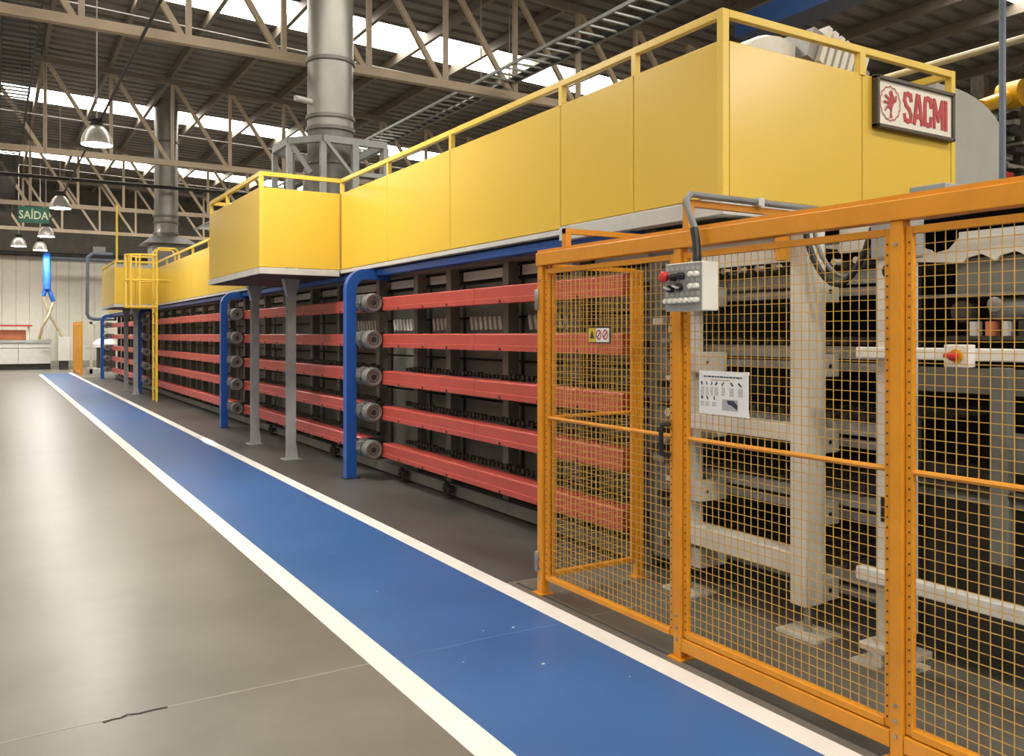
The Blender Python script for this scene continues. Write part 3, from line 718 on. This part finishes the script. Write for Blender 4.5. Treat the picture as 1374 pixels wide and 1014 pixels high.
put('conduit_clip', MB().box(3.45, 3.49, 3.145, 3.195, 2.33, 2.375), 'lgrey', cb)

# ================================================================== LOADER behind the fence
ld = thing('tile_loader', (3.85, 3.6, 0), 'cream welded loader frame with two legs and cross bars behind the notice', 'machine frame')
LX = 3.75
for (ya, yb) in ((3.09, 3.20), (4.03, 4.14)):
    put('leg', MB().box(LX, LX + .16, ya, yb, .17, 2.32), 'cream', ld, bevel=.008)
    f = put('foot_plate', MB().box(LX - .02, LX + .2, ya - .08, yb + .08, 0, .018), 'cream', ld)
    put('levelling_bolt', MB().tube([(LX + .08, (ya + yb) / 2, .018), (LX + .08, (ya + yb) / 2, .17)], .022, 8), 'steel', f, smooth=True)
for (z0, z1) in ((.33, .45), (1.06, 1.155), (2.20, 2.31)): put('cross_bar', MB().box(LX + .01, LX + .13, 3.20, 4.03, z0, z1), 'cream', ld, bevel=.006)
put('header_plate', MB().box(LX + .05, LX + .09, 3.20, 4.03, 2.06, 2.20), 'cream', ld)
put('header_hole', MB().lathe((LX + .048, 3.33, 2.13), [(.022, 0), (.022, .003)], 14, 'x'), 'black', ld)
for z in TIER:
    for (y0, y1, xa) in ((3.10, 3.19, 3.90), (3.95, 4.03, 3.80)):
        g = put('bracket', MB().box(xa, 4.04, y0, y1, z - .17, z - .045), 'cream', ld, bevel=.005)
        put('bracket_hole', MB().lathe((xa + .06, y0 - .001, z - .11), [(.012, -.003), (.012, 0)], 10, 'y'), 'black', g)
put('orange_stay', MB().box(LX - .06, LX - .01, 3.19, 3.25, 2.06, 2.28), 'ora', ld)
TN = ['top', 'second from top', 'middle', 'second from bottom', 'lowest']
for z, nm in zip(TIER, TN):
    c = thing('roller_conveyor', (4.8, 3.6, z - .08), f'{nm} roller conveyor tier inside the cream loader', 'conveyor', 'stacked roller conveyors in the loader')
    put('side_rail', MB().box(4.06, 4.10, 2.75, 4.42, z - .07, z + .0), 'hood', c); put('side_rail', MB().box(5.5, 5.54, 2.75, 4.42, z - .07, z), 'blackm', c)
    put('lower_rail', MB().box(4.04, 4.07, 2.75, 4.42, z - .135, z - .09), 'steel', c)
    rr = put('roller', MB().tube([(4.0, 2.82, z + .03), (5.56, 2.82, z + .03)], .022, 8), 'dirt', c, smooth=True)
    for k in range(1, 15): place(rr, (0, .11 * k, 0), c)
    if z < 1.9: continue
    cl = put('roller_cap', MB().lathe((3.985, 2.815, z + .055), [(.02, 0), (.014, .03), (.02, .05)], 8, 'x'), 'cream', c, smooth=True)
    for k in range(1, 12): place(cl, (0, .14 * k, 0), c)
put('loader_cover', MB().box(4.12, 5.8, .6, 3.66, 2.30, 2.335), 'blackm', label='dark cover sheet over the roller tiers', cat='cover')
put('loader_light_block', MB().box(5.62, 5.66, .6, 4.5, .0, 2.295), 'blackm', label='added dark sheet keeping light out behind the roller tiers', cat='cover')  # added sheet, keeps light out so the gaps between tiers stay dark
# busy machine end between guards and loader
me_ = thing('drive_column', (4.0, 4.35, 0), 'cluttered drive column between the red guards and the cream frame', 'machine')
put('column_plate', MB().box(3.98, 4.03, 4.18, 4.6, .1, 2.3), 'wallp', me_)
for k in range(34):
    z = .16 + k * .0625; b = MB(); d = random.uniform(.03, .10); y = 4.2 + random.uniform(0, .22)
    if k % 3: b.box(3.98 - d, 3.98, y, y + random.uniform(.05, .14), z, z + random.uniform(.025, .05))
    else: b.lathe((3.98 - d, y + .05, z + .03), [(.028, 0), (.028, d * .7), (.012, d)], 8, 'x')
    put('drive_block', b, random.choice(['steel', 'dirt', 'cream', 'blackm']), me_)

# lift post with bars
lp = thing('lift_post', (3.8, 2.57, 0), 'cream lift post with a round hole and two long horizontal bars', 'machine frame')
put('mast', MB().box(3.70, 3.79, 2.47, 2.63, .12, 2.20), 'cream', lp, bevel=.006); put('mast_cap', MB().box(3.68, 3.82, 2.45, 2.645, 2.02, 2.235), 'grey', lp, bevel=.008)
put('mast_hole', MB().lathe((3.697, 2.56, 1.96), [(.034, 0), (.034, .004)], 16, 'x'), 'black', lp)
put('mast_slot', MB().box(3.697, 3.70, 2.575, 2.60, .74, .86), 'black', lp)
for (z0, z1) in ((1.535, 1.59), (.445, .51)): put('bar', MB().box(3.64, 3.70, .9, 2.70, z0, z1), 'white_e', lp, bevel=.006)
put('mast_foot', MB().box(3.66, 3.84, 2.42, 2.70, .10, .135), 'cream', lp, bevel=.006); put('foot_nut', MB().lathe((3.68, 2.60, .04), [(.03, 0), (.03, .06)], 6), 'cream', lp)
put('foot_plate', MB().box(3.70, 3.95, 2.5, 2.78, 0, .015), 'cream', lp); put('foot_stem', MB().box(3.72, 3.78, 2.55, 2.62, .015, .10), 'steel', lp)
put('flange', MB().box(3.79, 3.83, 2.49, 2.61, .2, 2.0), 'cream', lp)
es = thing('isolator_switch', (3.62, 2.15, 1.51), 'white isolator switch box with red and yellow knob on the upper bar', 'switch')
put('switch_box', MB().box(3.585, 3.645, 2.10, 2.21, 1.507, 1.607), 'white_e', es, bevel=.005); put('yellow_ring', MB().lathe((3.585, 2.15, 1.557), [(.030, 0), (.030, -.008)], 18, 'x'), 'byel', es)
k = put('rotary_knob', MB().lathe((3.577, 2.155, 1.557), [(.022, 0), (.02, -.022)], 16, 'x'), 'bred', es, smooth=True); put('knob_grip', MB().beam((3.548, 2.13, 1.555), (3.548, 2.185, 1.56), .02, .02), 'bred', k, bevel=.004)
# looping cables on the loader
put('loop_cable', MB().tube([(3.70, 3.06, 2.30)] + [(3.70 + .02, 3.06 - .40 * k / 10, 2.16 - .26 * math.sin(math.pi * k / 10) ** .8 + .02 * k / 10) for k in range(11)], .017, 8), 'black', label='black cable drooping in a loop between cream frame and lift post', cat='cable', smooth=True)
put('loop_cable', MB().tube([(3.73, 3.03, 2.28)] + [(3.76, 3.03 - .36 * k / 10, 2.14 - .19 * math.sin(math.pi * k / 10) ** .8) for k in range(11)], .012, 8), 'hose', label='thinner grey cable looping behind the black drooping cable', cat='cable', smooth=True)
put('cream_guard', MB().box(4.0, 4.03, 2.7, 3.07, 2.10, 2.24), 'cream', label='plain cream cover plate above the drooping cables', cat='cover')
# transfer unit right of the lift post
tu = thing('transfer_unit', (4.0, 1.9, .3), 'dark transfer unit with scalloped cream guard and geared motor', 'machine')
sc = [(2.62, 2.10), (2.62, 2.02), (2.40, 2.0)]
yy = 2.40
while yy > 1.35:
    sc += [(yy - .03, 1.995), (yy - .05, 2.02), (yy - .12, 2.035), (yy - .15, 2.02)]; yy -= .16
sc += [(1.2, 1.99), (1.2, 2.14), (2.0, 2.11), (2.38, 2.13), (2.44, 2.07), (2.52, 2.055), (2.54, 2.075)]
put('scalloped_guard', MB().prism(sc, 4.0, 4.02, 'x'), 'cream', tu); put('guard_top', MB().box(4.02, 4.2, 2.05, 2.40, 2.10, 2.15), 'lgrey', tu)
put('side_plate', MB().box(4.03, 4.05, 1.2, 2.42, 1.83, 2.02), 'wallp', tu)
put('side_plate', MB().box(3.96, 3.99, 1.2, 2.20, 1.02, 1.20), 'wallp', tu); put('side_plate', MB().box(3.98, 4.0, 1.2, 2.65, 1.37, 1.49), 'wallpost', tu)
put('upright', MB().box(3.90, 3.96, 2.10, 2.18, .6, 1.5), 'wallp', tu, bevel=.006)
put('geared_motor', MB().lathe((4.0, 2.0, 1.77), [(.05, 0), (.06, .02), (.06, .2), (.04, .22)], 18, 'y'), 'motor', tu, smooth=True)
put('gear_wheel', MB().lathe((3.95, 2.34, 1.76), [(.02, -.02), (.05, -.015), (.055, 0), (.055, .05)], 20, 'x'), 'dirt', tu, smooth=True)
put('gear_wheel', MB().lathe((3.95, 2.18, 1.79), [(.02, -.02), (.035, -.015), (.04, 0), (.04, .05)], 18, 'x'), 'steel', tu, smooth=True)
put('shelf_rail', MB().box(3.93, 4.0, 1.2, 2.42, 1.625, 1.645), 'dirt', tu); put('shelf_rail', MB().box(3.93, 4.0, 1.2, 2.62, 1.83, 1.845), 'steel', tu)
put('chain_rail', MB().box(3.94, 4.0, 1.2, 2.62, .86, .885), 'steel', tu)
for k in range(12):  # coloured blocks added for bright background glimpsed between the rollers
    y = 2.30 - k * .075; put('gap_glimpse_block', MB().box(3.94, 4.0, y - .027 * (1 + k % 2 * .3), y, 1.645, 1.712), ['lgrey', 'terra', 'lgrey', 'blackm', 'lgrey', 'ivory', 'byel'][k % 7], tu)
put('rod', MB().tube([(3.9, 2.6, 2.22), (3.9, .9, 2.26)], .012, 8), 'steel', tu, smooth=True)
put('dark_casing', MB().box(4.05, 4.09, .9, 2.7, .12, 1.0), 'blackm', tu); put('lower_shaft', MB().tube([(3.92, 1.0, .92), (3.92, 2.6, .92)], .02, 8), 'dirt', tu, smooth=True)
put('unit_leg', MB().box(4.0, 4.06, 2.62, 2.68, 0, 2.05), 'blackm', tu); put('unit_leg', MB().box(4.0, 4.06, 1.0, 1.06, 0, 2.05), 'blackm', tu)
put('junction_box', MB().box(4.15, 4.45, 2.55, 2.75, 2.335, 2.43), 'grey', label='grey junction box on top of the loader cover', cat='box', bevel=.006)

# ================================================================== FAR END
fc = thing('far_cabinet', (-1, 46, 0), 'long cream machine cabinet by the far wall', 'machine')
put('plinth', MB().box(-6, 2.35, 46.1, 47.5, 0, .28), 'blackm', fc)
for i in range(6):
    x1 = 2.35 - i * 1.35; put('door', MB().box(x1 - 1.33, x1, 46.0, 46.1, .28, 1.0), 'lgrey', fc, bevel=.01); put('drawer', MB().box(x1 - 1.33, x1, 46.0, 46.1, 1.03, 1.26), 'lgrey', fc, bevel=.01)
put('body', MB().box(-6, 2.33, 46.1, 47.5, .28, 1.26), 'lgrey', fc); put('worktop', MB().box(-6, 2.4, 45.95, 47.5, 1.28, 1.40), 'grey', fc)
for i in range(5):
    put('upright', MB().box(-4.0 + i * 1.35, -3.92 + i * 1.35, 46.5, 46.58, 1.40, 2.1), 'cream', fc)
put('canopy', MB().box(-6, 1.6, 46.3, 47.4, 2.05, 2.12), 'sred', fc)
for i in range(4): put('tile_stack', MB().box(-3.85 + i * 1.35, -2.7 + i * 1.35, 46.7, 47.3, 1.40, 1.88), 'terra', label='stack of fired orange tiles on the far cabinet', cat='tiles', group='orange tile stacks on the far cabinet', bevel=.02)
put('switch_cabinet', MB().box(2.62, 3.12, 45.3, 45.8, .42, 1.55), 'lgrey', label='small cream switch cabinet under the drop hoses', cat='cabinet', bevel=.01)
put('cabinet_stand', MB().box(2.68, 3.06, 45.35, 45.75, 0, .42), 'blackm', label='dark stand under the small cream switch cabinet', cat='stand')
dd = thing('drop_duct', (2.15, 45, 3.4), 'bright blue drop duct with two ivory hoses by the far wall', 'duct')
put('duct_pipe', MB().tube([(2.3, 48.5, 5.42), (2.2, 45.9, 5.42), (2.16, 45.4, 5.36), (2.15, 45.1, 5.1), (2.15, 45, 3.75)], .17, 16), 'blue', dd, smooth=True)
for (p, q) in (((2.08, 45, 3.8), (2.0, 45, 3.45)), ((2.2, 45, 3.8), (2.42, 45, 3.2))): put('branch', MB().tube([p, q], .10, 12), 'blue', dd, smooth=True)
put('hose', MB().tube([(2.42, 45, 3.2), (2.25, 45, 2.6), (1.95, 45.2, 2.0), (1.85, 45.6, 1.45)], .065, 10), 'ivory', dd, smooth=True)
put('hose', MB().tube([(2.0, 45, 3.45), (2.2, 45.2, 2.7), (2.55, 45.4, 2.05), (2.85, 45.55, 1.56)], .065, 10), 'ivory', dd, smooth=True)
put('upright_pipe', MB().box(2.25, 2.42, 47.7, 47.9, 0, 3.0), 'lgrey', label='pale upright post behind the ivory hoses', cat='post')
put('wall_pipe', MB().tube([(HX0, 49.6, 5.75), (12, 49.6, 5.75)], .12, 10), 'blackm', label='dark pipe running along the top of the cream cladding', cat='pipe', smooth=True)
put('wall_pipe', MB().tube([(2.5, 48.5, 5.5), (6, 48.5, 5.5)], .10, 10), 'bluegrey', label='short dark blue pipe leading to the drop duct', cat='pipe', smooth=True)
put('loop_pipe', MB().tube([(3.95, 36, 4.75), (3.25, 36, 4.75), (3.08, 36, 4.6), (3.06, 36, 2.45), (3.12, 36, 2.3), (3.3, 36, 2.25), (3.75, 35.9, 2.25), (4.0, 35.6, 2.25)], .065, 10), 'bluegrey', label='dark blue pipe loop beside the far balcony', cat='pipe', smooth=True)
n = 0
for (y, lab) in ((39.6, 'amber mesh panel standing at the far end beyond the last blue duct'), (40.85, 'amber mesh panel between two others at the far lane end'), (42.1, 'amber mesh panel at the far lane end closest to the far wall')):
    p = dup(panel2, (.1, y - 2.64, 0), label=lab)
for y in (38.98, 40.22, 41.47, 42.72):
    put('far_post', MB().box(3.06, 3.14, y - .045, y + .045, 0, 2.2), 'ora', label='slim amber post of the far mesh fence', cat='post', group='posts of the far fence')
pk = thing('far_unloader', (4.2, 41, 0), 'pale unloading unit with a white dome behind the far amber fence', 'machine')
put('frame', MB().box(3.5, 3.6, 40, 40.1, 0, 2.2).box(4.7, 4.8, 40, 40.1, 0, 2.2).box(3.5, 4.8, 40, 40.1, 2.1, 2.2).box(3.5, 4.8, 41.9, 42, 1.0, 1.1), 'cream', pk)
put('dome', MB().lathe((4.2, 41.2, 1.1), [(.5, 0), (.5, .15), (.35, .32), (.12, .42), (.01, .44)], 20), 'white_e', pk, smooth=True)
put('cabinet', MB().box(3.9, 4.6, 40.9, 41.6, .2, 1.1), 'dirt', pk); put('base', MB().box(3.5, 4.8, 40, 42, 0, .2), 'lgrey', pk)
put('wall_box', MB().box(4.5, 5.1, 49.7, 49.9, 6.0, 6.3), 'lgrey', label='small pale box high on the dark upper wall', cat='box')
# machinery beyond the hood
rm = thing('press_line', (17, 9, 0), 'dark cluttered press line with an orange arm beyond the grey hood', 'machine')
put('base_frame', MB().box(15.2, 21, 8.6, 10.5, 0, 4.3), 'blackm', rm)
for k in range(26):
    x = 15.15 + random.uniform(0, .9); z = 4.3 + k * .055
    put('press_part', MB().box(x, x + random.uniform(.12, .6), 8.35 + .1 * (k % 3), 8.7, z, z + random.uniform(.03, .09)), random.choice(['steel', 'dirt', 'blackm', 'hood', 'dirt']), rm)
put('press_column', MB().box(15.45, 15.6, 8.75, 9, 4.3, 6.4), 'dirt', rm); put('press_column', MB().box(16.6, 16.9, 8.7, 9, 4.3, 6.4), 'dirt', rm)
put('press_head', MB().box(15.3, 19.4, 8.72, 9.4, 5.5, 5.7), 'dirt', rm)
put('arm', MB().tube([(14.7, 8.4, 5.62), (15.4, 8.4, 5.86), (16.6, 8.4, 6.3)], .13, 12), 'byel', rm, smooth=True); put('arm_joint', MB().lathe((15.75, 8.2, 5.99), [(.24, 0), (.24, .4)], 20, 'y'), 'byel', rm, smooth=True)
put('red_box', MB().box(15.3, 15.6, 8.3, 8.6, 4.05, 4.55), 'bred', rm)
